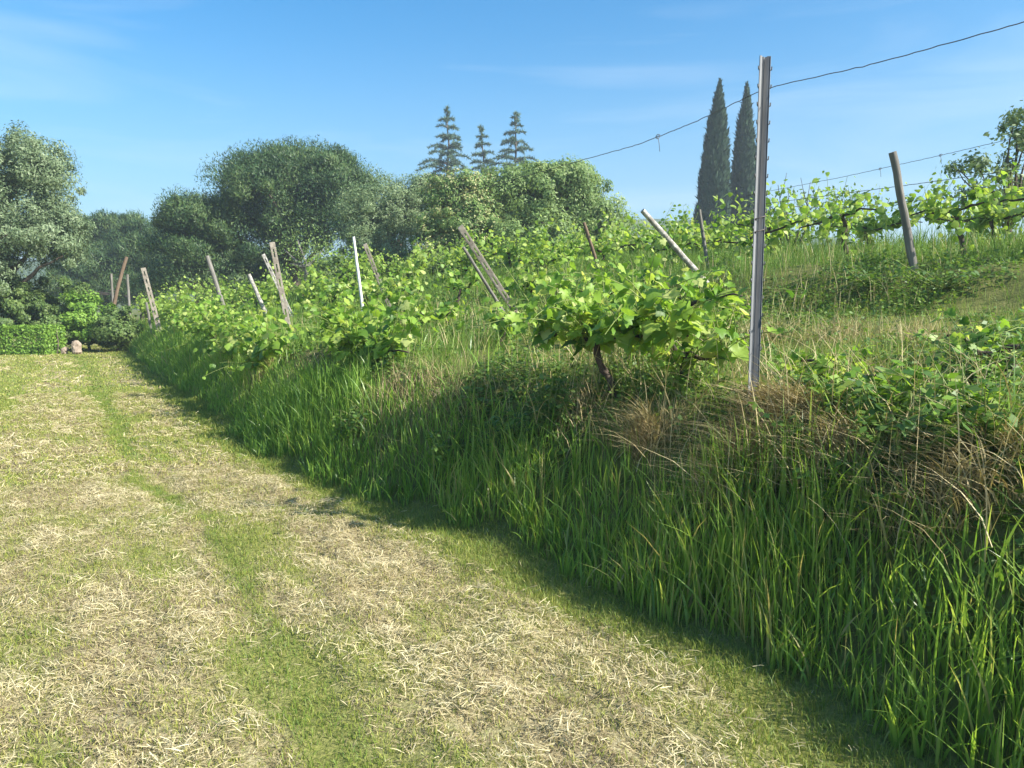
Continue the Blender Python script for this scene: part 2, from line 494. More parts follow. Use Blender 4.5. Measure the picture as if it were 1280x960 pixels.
# tall green grass of the bank
mb = MB()
clump = lambda x, y, sd, f=2.2: np.clip(1.7 * (fbm(np.asarray(x) * f, np.asarray(y) * f, sd) - .2), .12, 1)
keep_tall = lambda x, y, e, t: np.maximum(clump(x, y, 41), .45) * (e > -.22 + .42 * fbm(np.asarray(x) * 1.7, np.asarray(y) * 1.7, 43)) * (1 - .97 * sstep(.42 + .1 * sstep(3, 5, t), .75 + .1 * sstep(3, 5, t), e - .06 * sstep(4, 9, t) + .5 * (fbm(np.asarray(x) * 1.3, np.asarray(y) * 1.3, 44) - .5)))
for (n, t0, t1, hh, ww) in ((46000, -2.6, 4, .41, .0115), (25000, 4, 9, .38, .013), (26000, 9, 18, .38, .016), (26000, 18, 34, .45, .03)):
    P, e, t = spread(n, -.9, 1.3, t0, t1, keep_tall, 260)
    n_ = len(P)
    h = hh * rng.uniform(.45, 1.25, n_) * (.62 + .38 * sstep(-.05, .22, e)) * (.5 + .85 * clump(P[:, 0], P[:, 1], 47, 1.3))
    ln = np.abs(rng.normal(.3, .3, n_))
    do_blades(mb, P, h, ww * rng.uniform(.3, 1.4, n_), ln, rng.normal(.45, .24, n_) + .8 * (fbm(P[:, 0] * 1.3, P[:, 1] * 1.3, 49) - .5), 4)
tag(mb.build('tall_grass', M['tall']), 'tall lush green grass on the bank beside the track', 'grass', kind='stuff')

# meadow grass on the terraces
mb = MB()
keep_mea = lambda x, y, e, t: (e > .4 - .36 * sstep(3.5, 6.5, t)) * clump(x, y, 51, 1.6)
for (n, s1, t0, t1, hh, ww) in ((110000, 8, -3, 9, .2, .0055), (90000, 12, 9, 18, .26, .013), (70000, 24, 18, 40, .3, .03), (36000, 24, 0, 18, .3, .018)):
    P, e, t = spread(n, 8 if (s1 == 24 and t0 == 0) else .4, s1, t0, t1, keep_mea, 140)
    n_ = len(P)
    h = hh * rng.uniform(.35, 1.4, n_) * (.6 + .8 * clump(P[:, 0], P[:, 1], 53, .9)) * (.6 + .4 * sstep(.5, 1.6, e)) * (1 - .45 * sstep(1.8, 2.4, e) * (1 - sstep(4.6, 5.2, e)) * (1 - sstep(4, 6, t)))
    h = h * (1 + .7 * sstep(6.2, 7.2, e))
    gold = fbm(P[:, 0] * .8, P[:, 1] * .8, 57)
    do_blades(mb, P, h, ww * rng.uniform(.5, 1.3, n_), np.abs(rng.normal(.3, .25, n_)), rng.normal(.3, .18, n_) + .35 * (gold - .45) + .46 * np.exp(-((e - 3.4) / 1.6) ** 2) * (1 - sstep(4, 8, t)), 3)
tag(mb.build('meadow_grass', M['meadow']), 'knee high meadow grass between the vine rows', 'grass', kind='stuff')

# dry stalks and seed heads among them
mb = MB()
patches = [(520, 500, .45), (560, 520, .35), (480, 500, .35), (830, 545, .2), (720, 520, .2), (1150, 430, .3), (1050, 425, .35), (960, 425, .25), (370, 475, .4), (330, 470, .4), (140, 425, .8)]
for (px, py, r_) in patches:
    c = hit(px, py)
    n = int(1000 * r_)
    x = rng.normal(c[0], r_ * .45, n); y = rng.normal(c[1], r_ * .45, n)
    P = np.stack([x, y, H(x, y)], -1)
    sc_ = max(1, c[1] / 7)
    do_blades(mb, P, rng.uniform(.08, .34, n), .004 * sc_ * rng.uniform(.6, 1.4, n), np.abs(rng.normal(.6, .4, n)), rng.normal(.5, .25, n), 3)
P, e, t = spread(4500, .9, 9, 3, 14, lambda x, y, e, t: (e > .5) * clump(x, y, 61, .8), 100)
n = len(P)
do_blades(mb, P, rng.uniform(.2, .5, n), .0035 * np.maximum(1, P[:, 1] / 6) * rng.uniform(.7, 1.3, n), np.abs(rng.normal(.3, .2, n)), rng.normal(.6, .25, n), 3)
P, e, t = spread(1500, .4, 1.7, -2.5, 4, None, 100)
n = len(P)
P[:, 2] += rng.uniform(0, .2, n)
do_blades(mb, P, rng.uniform(.15, .6, n), .005 * rng.uniform(.6, 1.3, n), np.abs(rng.normal(.7, .5, n)), rng.normal(.6, .3, n), 4)
tag(mb.build('dry_grass', M['dry']), 'dry straw coloured grass stalks on the bank and terraces', 'grass', kind='stuff')

# low broadleaf ground cover
mb = MB()
keep_w = lambda x, y, e, t: (e > .3 - .2 * sstep(4, 7, t)) * np.clip(3.2 * (fbm(np.asarray(x) * 1.2, np.asarray(y) * 1.2, 71) - .4) + .8 * np.exp(-((e - 1.0) / .5) ** 2) * (t < 4), 0, 1)
for (n, s1, t0, t1, ss) in ((190000, 7, -3, 8, .038), (80000, 9, 8, 18, .065)):
    P, e, t = spread(n, .2, s1, t0, t1, keep_w, 120)
    n_ = len(P)
    P[:, 2] += rng.uniform(.0, .34, n_) * rng.random(n_) ** .7 * vnoise(P[:, 0] * 2.2, P[:, 1] * 2.2, 77) + .015
    nr = np.stack([rng.normal(0, .6, n_), rng.normal(0, .6, n_), np.ones(n_)], -1)
    a = rng.uniform(0, 2 * np.pi, n_)
    scatter(mb, LEAF_V, LEAF_F, P, nr, np.stack([np.cos(a), np.sin(a), a * 0 - .2], -1), ss * rng.uniform(.5, 1.5, n_), np.clip(rng.normal(.5, .25, n_), 0, 1), 1.1)
tag(mb.build('ground_cover', M['weed']), 'low broadleaf weeds carpeting the bank top and terraces', 'ground cover', kind='stuff')


# ------------------------------------------------------------------ vines
def make_vine(name, base, label, group, r, th=.5, lean=(0, 0), half=.7, top=.6, nsh=16, leaf=.12, detail=2, mat='vine', arms=2, droop=.25, skirt=True):
    """trunk th high leaning to lean (x, y), two arms of length half along the row, shoots top long with leaves"""
    base = np.asarray(base, float)
    root = thing(name, base, label, 'grapevine', group)
    head = np.array([lean[0], lean[1], th])
    tb = MB()
    pts = wobble((0, 0, -.08), head, 9, .028, r)
    k = np.linspace(0, 1, 9)
    tube(tb, pts, .034 - .012 * k + r.uniform(-.004, .006, 9), 8)
    tb.build('trunk', M['vinebark'], root, True)
    starts = []
    for a in range(arms):
        sg = 1 if a % 2 == 0 else -1
        end = head + np.array([UX[0] * half * sg, UX[1] * half * sg, r.uniform(-.02, .14)]) + r.normal(0, .05, 3)
        ap = wobble(head, end, 8, .035, r)
        ab = MB(); tube(ab, ap, np.linspace(.02, .009, 8), 6)
        ab.build('arm', M['vinebark'], root, True)
        starts.append(ap)
    if skirt: starts.append(pts[1:])
    sb = MB(); lb = MB()
    LP, LN, LD, LS = [], [], [], []
    for q_ in range(nsh):
        ap = starts[q_ % len(starts)]
        f = r.uniform(0, 7); i0 = int(f); p = ap[i0] * (1 - (f - i0)) + ap[min(i0 + 1, 7)] * (f - i0)
        L_ = top * r.uniform(.3, 1.3)
        d = np.array([r.normal(0, .55), r.normal(0, .55), 1.0 if r.random() > (.18 if skirt else .06) else .15]); d /= np.linalg.norm(d); dr_ = droop * r.uniform(-.3, 2.0)
        out = np.array([r.normal(0, 1), r.normal(0, 1), 0]); out /= np.linalg.norm(out)
        m_ = max(5, int(L_ / .075))
        kk = np.linspace(0, 1, m_)[:, None]
        sp = p + d * L_ * kk + out * (dr_ * L_) * kk ** 2 - np.array([0, 0, 1]) * (dr_ * .6 * L_) * kk ** 2.5
        if detail > 0:
            tube(sb, sp, np.linspace(.005, .002, m_), 4, cap=False)
        az0 = r.uniform(0, 6.28)
        for w in range(m_):
            az = az0 + w * 2.4 + r.normal(0, .4)
            o_ = np.array([math.cos(az), math.sin(az), r.uniform(-.1, .5)])
            LP.append(sp[w] + o_ * r.uniform(.03, .09)); LD.append(o_ + np.array([0, 0, -.55]))
            LN.append(np.array([o_[0] * .7, o_[1] * .7, .75]) + r.normal(0, .35, 3))
            LS.append(leaf * .92 * r.uniform(.5, 1.35) * (1 - .45 * kk[w, 0] ** 2))
    LP, LN, LD, LS = map(np.array, (LP, LN, LD, LS))
    t_ = np.clip(r.normal(.55, .3, len(LP)), 0, 1)
    tv, tf = (GRAPE_V, GRAPE_F) if detail == 2 else (LOBE_V, LOBE_F)
    h_ = len(LP) // 2 if detail == 2 else len(LP)
    scatter(lb, tv, tf, LP[:h_], LN[:h_], LD[:h_], LS[:h_], t_[:h_])
    if detail == 2: scatter(lb, GRAPE2_V, tf, LP[h_:], LN[h_:], LD[h_:], LS[h_:], t_[h_:], .88)
    nf = sum(len(k_) for k_ in lb.n)
    if sb.c:
        for f_, n_ in zip(sb.f, sb.n): lb.f.append(f_ + lb.c); lb.n.append(n_)
        lb.t += sb.t; lb.v += sb.v; lb.c += sb.c
    fo = lb.build('foliage', M[mat], root)
    fo.data.materials.append(M['shoot'])
    mi = np.zeros(len(fo.data.polygons), np.int32); mi[nf:] = 1
    fo.data.polygons.foreach_set('material_index', mi)
    return root


def copy_tree(o, loc, rz, scale, label, group):
    c = o.copy(); COL.objects.link(c)
    c.location = loc; c.rotation_euler = (0, 0, rz); c.scale = scale
    c['label'] = label; c['group'] = group
    for ch in list(o.children):
        d = ch.copy(); COL.objects.link(d); d.parent = c
    return c


def gp(s, t):
    x, y = xy_of(s, t)
    return np.array([x, y, H1(x, y)])


VR = np.random.default_rng(77)
G1, G2, G3, G4 = 'vines in the front row along the bank', 'vines in the second row', 'vines in the upper terrace row', 'vines in the rows above'
base = hit(780, 492)
make_vine('grapevine', base, 'big leafy grapevine on dark leaning trunk left of the tall steel post', G1, VR, .4, (-.2, .02), 0.85, .66, 74, .135, 2, droop=.5, skirt=False)
front = [
    (7.0, .45, .2, (.0, 0), 1.25, .7, 115, .145, 2, 'broad bushy grapevine on the bank crest beside the pinkish dry grass patch'),
    (5.9, 1.7, .3, (.1, 0), 0.45, .4, 16, .12, 2, 'small low grapevine in the gap right of the bushy bank-crest vine'),
    (10.0, .6, .34, (-.1, 0), 1.1, .7, 70, .14, 1, 'leafy front row grapevine just right of the tall slotted concrete post'),
    (12.6, .62, .4, (.12, 0), 1.1, .7, 66, .14, 1, 'leafy front row grapevine at the foot of the tall slotted concrete post'),
    (15.0, .68, .45, (.1, 0), 1.1, .7, 60, .13, 1, 'leafy front row grapevine next left of the tall slotted concrete post'),
    (17.4, .75, .45, (0, 0), 1.2, .75, 58, .14, 1, 'bright grapevine in front of the short pale broken stake'),
    (19.9, .8, .45, (0, 0), 1.2, .75, 54, .14, 1, 'grapevine below the slanting pale wooden stake before the dark pines'),
]
for (t, s, th, ln, hf, tp, ns, lf, dt, lab) in front:
    make_vine('grapevine', gp(s + edge(t), t) if t > 9 else gp(s, t), lab, G1, VR, th, ln, hf, tp, ns, lf, dt, droop=.42)
make_vine('grapevine', gp(1.15, 2.3), 'low drooping grapevine between the big leaning trunk vine and the steel post', G1, VR, .26, (0, .05), .55, .42, 34, .125, 2, droop=.6)
make_vine('grapevine', gp(2.1, 4.6), 'bushy low grapevine just behind the big leaning trunk vine', G2, VR, .3, (0, .05), .8, .5, 40, .12, 2, droop=.4)
make_vine('grapevine', gp(2.2, 9.0), 'bushy low grapevine in the dip left of the slanting concrete post foot', G2, VR, .28, (0, .05), .8, .5, 40, .125, 1, droop=.45)
# little vines fallen over by the steel post
make_vine('grapevine', hit(1040, 500), 'low pale leaved vine shoot sprawling right of the tall steel post foot', G1, VR, .12, (.05, 0), .3, .26, 9, .1, 2, droop=.6)
make_vine('grapevine', hit(1255, 480), 'yellow green vine at the right edge on the lower terrace', G1, VR, .2, (.0, 0), .3, .42, 12, .1, 2, droop=.5)
make_vine('grapevine', hit(935, 505), 'few pale vine leaves climbing around the tall steel post foot', G1, VR, .1, (.0, 0), .2, .22, 6, .09, 2, droop=.5)

second = [
    (4.2, 3.0, .3, (0, 0), 0.7, .5, 32, .12, 2, 'low grapevine directly left of the tall steel post on the second row'),
    (6.0, 3.3, .42, (.05, 0), 0.95, .6, 46, .125, 1, 'grapevine between the big leaning trunk vine and the upper leaning pale post'),
    (8.0, 3.4, .5, (.1, 0), 0.8, .55, 34, .12, 1, 'grapevine right of the foot of the slanting concrete post'),
    (10.2, 3.2, .6, (.25, .0), 0.6, .55, 26, .12, 1, 'grapevine with bare crooked arm reaching to the slanting concrete post'),
    (12.2, 3.2, .5, (0, 0), 1.0, .65, 44, .13, 1, 'grapevine left of the slanting concrete post, under the grey olive tree'),
    (14.4, 3.3, .5, (0, 0), 1.0, .7, 42, .13, 1, 'grapevine right of the thin white post'),
    (16.6, 3.3, .5, (0, 0), 1.0, .65, 40, .14, 1, 'grapevine left of the thin white post'),
]
for (t, s, th, ln, hf, tp, ns, lf, dt, lab) in second:
    make_vine('grapevine', gp(s, t), lab, G2, VR, th, ln, hf, tp, ns, lf, dt)
third = [
    (2.55, 6.7, .6, (-.05, 0), 0.5, .55, 30, .1, 1, 'tall upper terrace vine with dark forked trunk at the right edge'),
    (3.45, 6.6, .55, (-.16, .0), 0.5, .45, 26, .1, 1, 'upper terrace vine with bent trunk right of the weathered wooden post'),
    (4.9, 6.5, .62, (-.12, .0), 0.6, .45, 24, .1, 1, 'upper terrace vine with bare slanting trunk left of the weathered wooden post'),
    (6.6, 6.6, .55, (.05, 0), 0.9, .5, 34, .11, 1, 'upper terrace vine just right of the tall steel post'),
    (8.4, 6.6, .5, (0, 0), 1.0, .6, 38, .12, 1, 'upper terrace vine between the cypresses and the leaning pale post'),
    (10.2, 6.5, .5, (0, 0), 1.0, .6, 38, .12, 1, 'upper terrace vine at the top end of the leaning pale post'),
]
for (t, s, th, ln, hf, tp, ns, lf, dt, lab) in third:
    make_vine('grapevine', gp(s, t), lab, G3, VR, th, ln, hf, tp, ns, lf, dt)
# farther vines: five kinds, copied
protos = []
far_spots = []
for t in np.arange(22.3, 34, 2.4): far_spots.append((1.0 + edge(t), t, 'leafy grapevine near the far left end of the front row', G1))
for t in np.arange(18.8, 34, 2.3): far_spots.append((3.4, t, 'leafy grapevine in the far left part of the second row', G2))
for t in np.arange(12.2, 33, 2.1): far_spots.append((6.6, t, 'leafy grapevine in the third row below the broad trees', G3))
for t in np.arange(4.4, 30, 2.0): far_spots.append((9.4, t, 'small leafy vine in the fourth row, past the weathered wooden post', G4))
for t in np.arange(6.4, 24, 2.0): far_spots.append((12.2, t, 'small leafy vine in the fifth row against the sky', G4))
for n_, (s, t, lab, g) in enumerate(far_spots):
    b = gp(s + VR.uniform(-.15, .15), t + VR.uniform(-.3, .3))
    if n_ < 5:
        o = make_vine('grapevine', b, lab, g, VR, VR.uniform(.5, .65), (VR.normal(0, .08), VR.normal(0, .08)), 1.15, .7, 46, .14, 1 if n_ < 2 else 0, 'vine_far')
        protos.append(o)
    else:
        k = VR.uniform(.85, 1.15)
        copy_tree(protos[n_ % 5], b, VR.choice([0, math.pi]) + VR.normal(0, .15), (k, k, k * VR.uniform(.9, 1.2)), lab, g)

# ------------------------------------------------------------------ posts
def frame_of(p0, p1, face=None):
    z = p1 - p0; L_ = np.linalg.norm(z); z = z / L_
    f = np.array([-p0[0], -p0[1], 0.]) if face is None else np.asarray(face, float)
    y = f - z * (f @ z); y /= np.linalg.norm(y)
    x = np.cross(y, z)
    m = Matrix(((x[0], y[0], z[0], p0[0]), (x[1], y[1], z[1], p0[1]), (x[2], y[2], z[2], p0[2]), (0, 0, 0, 1)))
    return m, L_


def ends(top, bot, Yb, Yt=None):
    pt, pb = at(top[0], top[1], Yt or Yb), at(bot[0], bot[1], Yb)
    d = pb - pt
    for k in np.linspace(.6, 3, 480):
        p = pt + d * k
        if p[2] < H1(p[0], p[1]) - .12: break
    return p, pt


def voxel_post(mb, w, d, L_, slots, hole):
    """slotted post: rails with slots through, one closed connected skin"""
    xs = [-w / 2, -w * hole / 2, w * hole / 2, w / 2]; ys = [-d / 2, d / 2]
    zs = [0.0]; sol = []
    for (a, b) in slots:
        zs += [a, b]
    zs.append(L_)
    def solid(i, k):
        if i < 0 or i > 2 or k < 0 or k >= len(zs) - 1: return False
        return not (i == 1 and k % 2 == 1)
    idx = {}; V = []; Q = []
    def v(i, j, k):
        if (i, j, k) not in idx:
            idx[(i, j, k)] = len(V)
            V.append((xs[i], ys[j], zs[k]))
        return idx[(i, j, k)]
    for i in range(3):
        for k in range(len(zs) - 1):
            if not solid(i, k): continue
            Q.append((v(i, 0, k), v(i + 1, 0, k), v(i + 1, 0, k + 1), v(i, 0, k + 1)))
            Q.append((v(i + 1, 1, k), v(i, 1, k), v(i, 1, k + 1), v(i + 1, 1, k + 1)))
            if not solid(i - 1, k): Q.append((v(i, 1, k), v(i, 0, k), v(i, 0, k + 1), v(i, 1, k + 1)))
            if not solid(i + 1, k): Q.append((v(i + 1, 0, k), v(i + 1, 1, k), v(i + 1, 1, k + 1), v(i + 1, 0, k + 1)))
            if not solid(i, k - 1): Q.append((v(i, 1, k), v(i + 1, 1, k), v(i + 1, 0, k), v(i, 0, k)))
            if not solid(i, k + 1): Q.append((v(i, 0, k + 1), v(i + 1, 0, k + 1), v(i + 1, 1, k + 1), v(i, 1, k + 1)))
    mb.add(V, Q)


PG = 'old trellis posts among the vines'
PR = np.random.default_rng(5)


def slotted_post(top, bot, Yb, Yt, w, label, mat='concrete', d=None, face=None):
    w *= .72
    p0, p1 = ends(top, bot, Yb, Yt)
    m, L_ = frame_of(p0, p1, face)
    mb = MB(); n = max(3, int(L_ / .24))
    pitch = (L_ - .1) / n
    sl = [(.1 + pitch * k, .1 + pitch * (k + .55)) for k in range(n)]
    voxel_post(mb, w, d or w * .8, L_, sl, .24)
    o = mb.build('concrete_post', M[mat]); o.matrix_world = m
    bv = o.modifiers.new('bevel', 'BEVEL'); bv.width = .004; bv.segments = 2
    tag(o, label, 'post', PG)
    return p0, p1


def pole(top, bot, Yb, Yt, r0, label, mat='wood', name='wooden_post', bend=0.0, sides=9):
    r0 *= .72
    p0, p1 = ends(top, bot, Yb, Yt)
    m, L_ = frame_of(p0, p1)
    mb = MB(); n = 14
    k = np.linspace(0, 1, n)
    pts = np.stack([bend * np.sin(k * np.pi) + PR.normal(0, r0 * .06, n), PR.normal(0, r0 * .06, n), L_ * k], -1)
    tube(mb, pts, r0 * (1.08 - .16 * k) * (1 + PR.normal(0, .03, n)), sides)
    o = mb.build(name, M[mat], smooth=True); o.matrix_world = m
    if hasattr(o.data, 'set_sharp_from_angle'): o.data.set_sharp_from_angle(angle=R(45))
    tag(o, label, 'post', PG)
    return p0, p1


# the tall galvanised post
p0, p1 = ends((953, 72), (938, 490), 4.6, 4.6)
m, L_ = frame_of(p0, p1, (.2, -1, 0))
steel = thing('steel_post', p0, 'tall galvanised steel trellis post with hook notches at the front row', 'post', 'steel trellis posts')
steel.matrix_world = m
t_ = .003
prof = [(-.034, .006), (-.034, .0), (-.02, .0), (-.014, -.032), (-.006, -.032), (-.001, -.014), (.002, -.014), (.007, -.032), (.014, -.032), (.02, .0), (.034, .0), (.034, .006)]   # omega section
prof = [(x, y + .03) for x, y in prof]
def offset(pr, d):
    pr = np.array(pr); tn = unit(np.gradient(pr, axis=0)); nn = np.stack([-tn[:, 1], tn[:, 0]], -1); return pr + nn * d
ringp = np.concatenate([np.array(prof), offset(prof, t_)[::-1]])
nr_ = len(ringp); zs = np.linspace(0, L_, 2)
mb = MB()
V = np.concatenate([np.concatenate([ringp, np.full((nr_, 1), z)], 1) for z in zs])
Q = np.array([(a, (a + 1) % nr_, nr_ + (a + 1) % nr_, nr_ + a) for a in range(nr_)])
mb.add(V, Q)
npf = len(prof)
capq = np.array([(a, a + 1, nr_ - 2 - a, nr_ - 1 - a) for a in range(npf - 1)])
for off in (0, nr_):
    mb.f.append((capq + off).ravel()); mb.n.append(np.full(len(capq), 4)); mb.t.append(np.full(len(capq), .5))
mb.build('profile', M['galv'], steel)
for z in np.arange(L_ - .08, .5, -.1):
    for sx in (-1, 1):
        hb = MB()
        hk = np.array([(sx * .034, .032, z), (sx * .040, .036, z + .004), (sx * .041, .036, z + .022)])
        tube(hb, hk, .004, 5)
        hb.build('hook', M['galvdark'], steel, True)
bb = MB(); tube(bb, [(0, -.004, L_ - .05), (0, .012, L_ - .05)], .007, 8); bb.build('bolt', M['galvdark'], steel)
tb_ = MB(); a = np.linspace(0, 2 * np.pi * 1.4, 26)
tube(tb_, np.stack([.046 * np.cos(a) - .006, .03 * np.sin(a) + .012, L_ - 1.0 + .012 * a], -1), .0035, 5); tb_.build('wire_tie', M['wire'], steel, True)

pole((1116, 190), (1142, 333), 8.9, 8.8, .062, 'weathered grey wooden post leaning left on the upper terrace', 'wood')
slot5 = slotted_post((575, 283), (652, 402), 11.0, 10.6, .115, 'slotted concrete post slanting steeply left in the middle of the vines')
pole((579, 309), (612, 362), 12.6, 12.4, .038, 'thin weathered stake slanting behind the slotted concrete post', 'wood')
pole((803, 263), (885, 356), 9.9, 9.6, .05, 'leaning round post blotched white with lichen, below the cypresses', 'paleconcrete', 'concrete_post')
pole((874, 262), (881, 308), 12.5, 12.5, .04, 'short upright grey stake in front of the left cypress', 'wood')
pole((730, 278), (747, 332), 14.5, 14.4, .045, 'slanting brown wooden post before the broad leafy tree', 'darkwood')
pole((442, 296), (453, 383), 13.5, 13.5, .036, 'slim white painted post in the second row', 'white', 'steel_post')
slotted_post((456, 305), (480, 366), 17.5, 17.2, .13, 'slotted concrete post slanting left just right of the white post')
top10 = slotted_post((340, 303), (371, 462), 12.6, 12.6, .12, 'tall slotted concrete post leaning left among the front row vines before the pines')
slotted_post((329, 318), (345, 352), 19.5, 19.5, .12, 'pale slotted concrete post behind the tall one in front of the pines', 'paleconcrete')
pole((259, 320), (274, 366), 21, 21, .085, 'slanting pale wooden stake against the dark pines', 'wood')
pole((311, 343), (321, 366), 22, 22, .08, 'short pale broken stake showing above the vines', 'paleconcrete', 'concrete_post')
slotted_post((179, 335), (195, 396), 24, 24, .2, 'slotted concrete post leaning left near the end of the track', 'concrete')
pole((158, 321), (147, 380), 31, 31, .1, 'dark wooden pole leaning right beside the track end', 'darkwood', bend=.12)
pole((139, 342), (141, 378), 32, 32, .07, 'thin upright stake leftmost of the poles at the track end', 'wood')
pole((159, 343), (162, 388), 29, 29, .07, 'thin upright stake right of the dark leaning pole', 'wood')
pole((183, 378), (187, 402), 25.5, 25.5, .06, 'short stub stake at the foot of the track-end concrete post', 'wood')
pole((219, 371), (231, 388), 24, 24, .06, 'short pale stake tilted among the far front row vines', 'paleconcrete', 'concrete_post')

# ------------------------------------------------------------------ wires
WG = 'trellis wires along the vine rows'


def wire(pts, r, label, knots=()):
    pts = np.asarray(pts)
    k = np.linspace(0, 1, 140); src = np.linspace(0, 1, len(pts))
    p = np.stack([np.interp(k, src, pts[:, c]) for c in range(3)], -1)
    for _ in range(10): p[1:-1] = (p[:-2] + p[1:-1] * 2 + p[2:]) / 4
    p[1:-1, 2] += np.random.default_rng(3).normal(0, .0014, 138)
    mb = MB(); tube(mb, p, r, 6)
    org = p[0].copy()
    o = mb.build('trellis_wire', M['wire'], None, True, org)
    tag(o, label, 'wire', WG)
    for kk in knots:
        kb = MB(); c = p[int(kk * 139)] - org
        a = np.linspace(0, 12, 22)
        tube(kb, np.stack([c[0] + .012 * np.cos(a), c[1] + np.linspace(-.02, .02, 22), c[2] + .012 * np.sin(a)], -1), r * .8, 5)
        tube(kb, [c, c + (.01, 0, -.05), c + (.015, 0, -.1)], r * .8, 5)
        kb.build('wire_twist', M['wire'], o, True)


def row_pt(px, py, s_):
    """point of the vertical plane through row s_ seen at a pixel"""
    d = ray(px, py)
    k = (s_ + NX @ (P0 - CAM[:2])) / (NX @ d[:2])
    return CAM + d * k


s1 = float(st_of(p1[0], p1[1])[0]) + .06
w1 = [row_pt(px, py, s1) for px, py in ((1500, -45), (1280, 28), (1100, 78), (955, 111), (870, 152), (800, 180), (750, 194), (700, 208))]
w1.append(np.array(top10[1]) + [0, 0, -.08])
wire(w1, .0024, 'sagging dark wire strung past the tall steel post top', (.585,))
s3 = 6.5
wire([row_pt(px, py, s3) for px, py in ((1420, 185), (1280, 211), (1130, 232), (1000, 249), (900, 262))], 0.004, 'taut lower wire at the upper terrace wooden post')
wire([row_pt(px, py, s3) for px, py in ((1420, 150), (1280, 170), (1150, 200), (1050, 222), (930, 245))], 0.003, 'thin upper wire above the upper terrace vines', (.45, .62))
wire([row_pt(px, py, s3) for px, py in ((1420, 225), (1280, 240), (1130, 252), (1040, 262))], 0.003, 'thin bottom wire threading the upper terrace vine leaves')

# ------------------------------------------------------------------ trees
TR = np.random.default_rng(123)


def blob(px, py, rx, ry, Y, dy=0.0, rd=None):
    k = Y / F
    return (at(px, py, Y + dy), np.array([rx * k, (rd or rx) * k, ry * k]))


def crown_points(blobs, n_clump, n_leaf, cr, r, inner=.25, up=.0):
    vol = np.array([b[1][0] * b[1][2] for b in blobs]); vol = vol / vol.sum()
    which = r.choice(len(blobs), n_clump, p=vol)
    C = np.array([b[0] for b in blobs])[which]; A = np.array([b[1] for b in blobs])[which]
    d = unit(r.normal(0, 1, (n_clump, 3))); d[:, 2] = np.where(d[:, 2] < -.5, -d[:, 2], d[:, 2])
    rad = np.where(r.random(n_clump) < inner, r.uniform(.25, .8, n_clump), r.uniform(.7, 1.2, n_clump))
    cc = C + A * d * rad[:, None]
    csz = cr * r.uniform(.5, 1.5, n_clump)
    k = r.integers(0, n_clump, n_leaf)
    off = unit(r.normal(0, 1, (n_leaf, 3))) * (r.random(n_leaf) ** .5)[:, None]
    P = cc[k] + off * csz[k][:, None] * np.array([1, 1, .8])
    N = unit(off + .9 * d[k] + r.normal(0, .5, (n_leaf, 3)))
    return P, N, off, cc, d[k], r.normal(0, 1, n_clump)[k]


def ground_base(c, Y=None):
    return np.array([c[0], c[1], H1(c[0], c[1]) - .1])


def tree(name, label, cat, base, blobs, n_clump, n_leaf, cr, leaf, mat, tr, group=None, sx=1.0, style='leaf', limbs=9, inner=.25, seed=1):
    r = np.random.default_rng(seed)
    base = np.asarray(base, float)
    root = thing(name, base, label, cat, group)
    P, N, off, cc, dd, ct = crown_points(blobs, n_clump, n_leaf, cr, r, inner)
    ctr = np.mean([b[0] for b in blobs], 0)
    mb = MB()
    fork = base * .55 + ctr * .45; fork[:2] = base[:2] * .7 + ctr[:2] * .3
    n = 9; k = np.linspace(0, 1, n)
    tube(mb, wobble((0, 0, 0), fork - base, n, tr * .25, r), tr * (1.15 - .4 * k), 9)
    for c in cc[r.choice(len(cc), limbs, replace=False)]:
        e = c - base; st = (fork - base) * r.uniform(.7, 1)
        tube(mb, wobble(st, e, 8, np.linalg.norm(e - st) * .04, r), np.linspace(tr * .5, tr * .08, 8), 6)
    mb.build('trunk', M['bark'], root, True)
    mb = MB()
    tint = np.clip(r.normal(.5, .2, n_leaf) + .12 * ct, 0, 1)
    a = r.normal(0, 1, (n_leaf, 3))
    if style == 'pine':
        D = off + np.array([0, 0, .7]) + .5 * dd + .35 * a
        scatter(mb, NEEDLE_V, NEEDLE_F, P - base, off + .3 * dd + r.normal(0, .45, (n_leaf, 3)), D, leaf * r.uniform(.6, 1.4, n_leaf), tint, sx)
    else:
        D = a + np.array([0, 0, -.4]) if style == 'leaf' else a * .5 + np.array([0, 0, -1.0])
        scatter(mb, LEAF_V, LEAF_F, P - base, N, D, leaf * r.uniform(.55, 1.45, n_leaf), tint, sx)
    mb.build('crown', M[mat], root)
    return root


# left grey-green tree
Y = 29
b = [blob(20, 235, 62, 62, Y), blob(55, 215, 30, 40, Y - .6), blob(-60, 260, 90, 90, Y), blob(40, 300, 62, 55, Y - .5), blob(-20, 330, 70, 60, Y - 1), blob(72, 300, 32, 34, Y - .3)]
tree('leafy_tree', 'airy grey green tree at the left edge of the photo', 'tree', ground_base(at(-30, 400, Y)), b, 800, 130000, .4, .115, 'willow', .22, None, .55, 'leaf', 14, .3, 3)
# lower growth beneath
def bush(label, px, py, rx, ry, Y, n, leaf, mat, seed, nc=60, cr=.25, group=None, name='shrub'):
    bl = [blob(px, py, rx, ry, Y), blob(px - rx * .5, py + ry * .35, rx * .7, ry * .75, Y - .3), blob(px + rx * .5, py + ry * .4, rx * .65, ry * .7, Y - .2), blob(px, py + ry * .7, rx, ry * .6, Y - .5)]
    return tree(name, label, 'shrub', ground_base(at(px, py, Y)), bl, nc, n, cr, leaf, mat, .05, group, 1.0, 'leaf', 6, .4, seed)


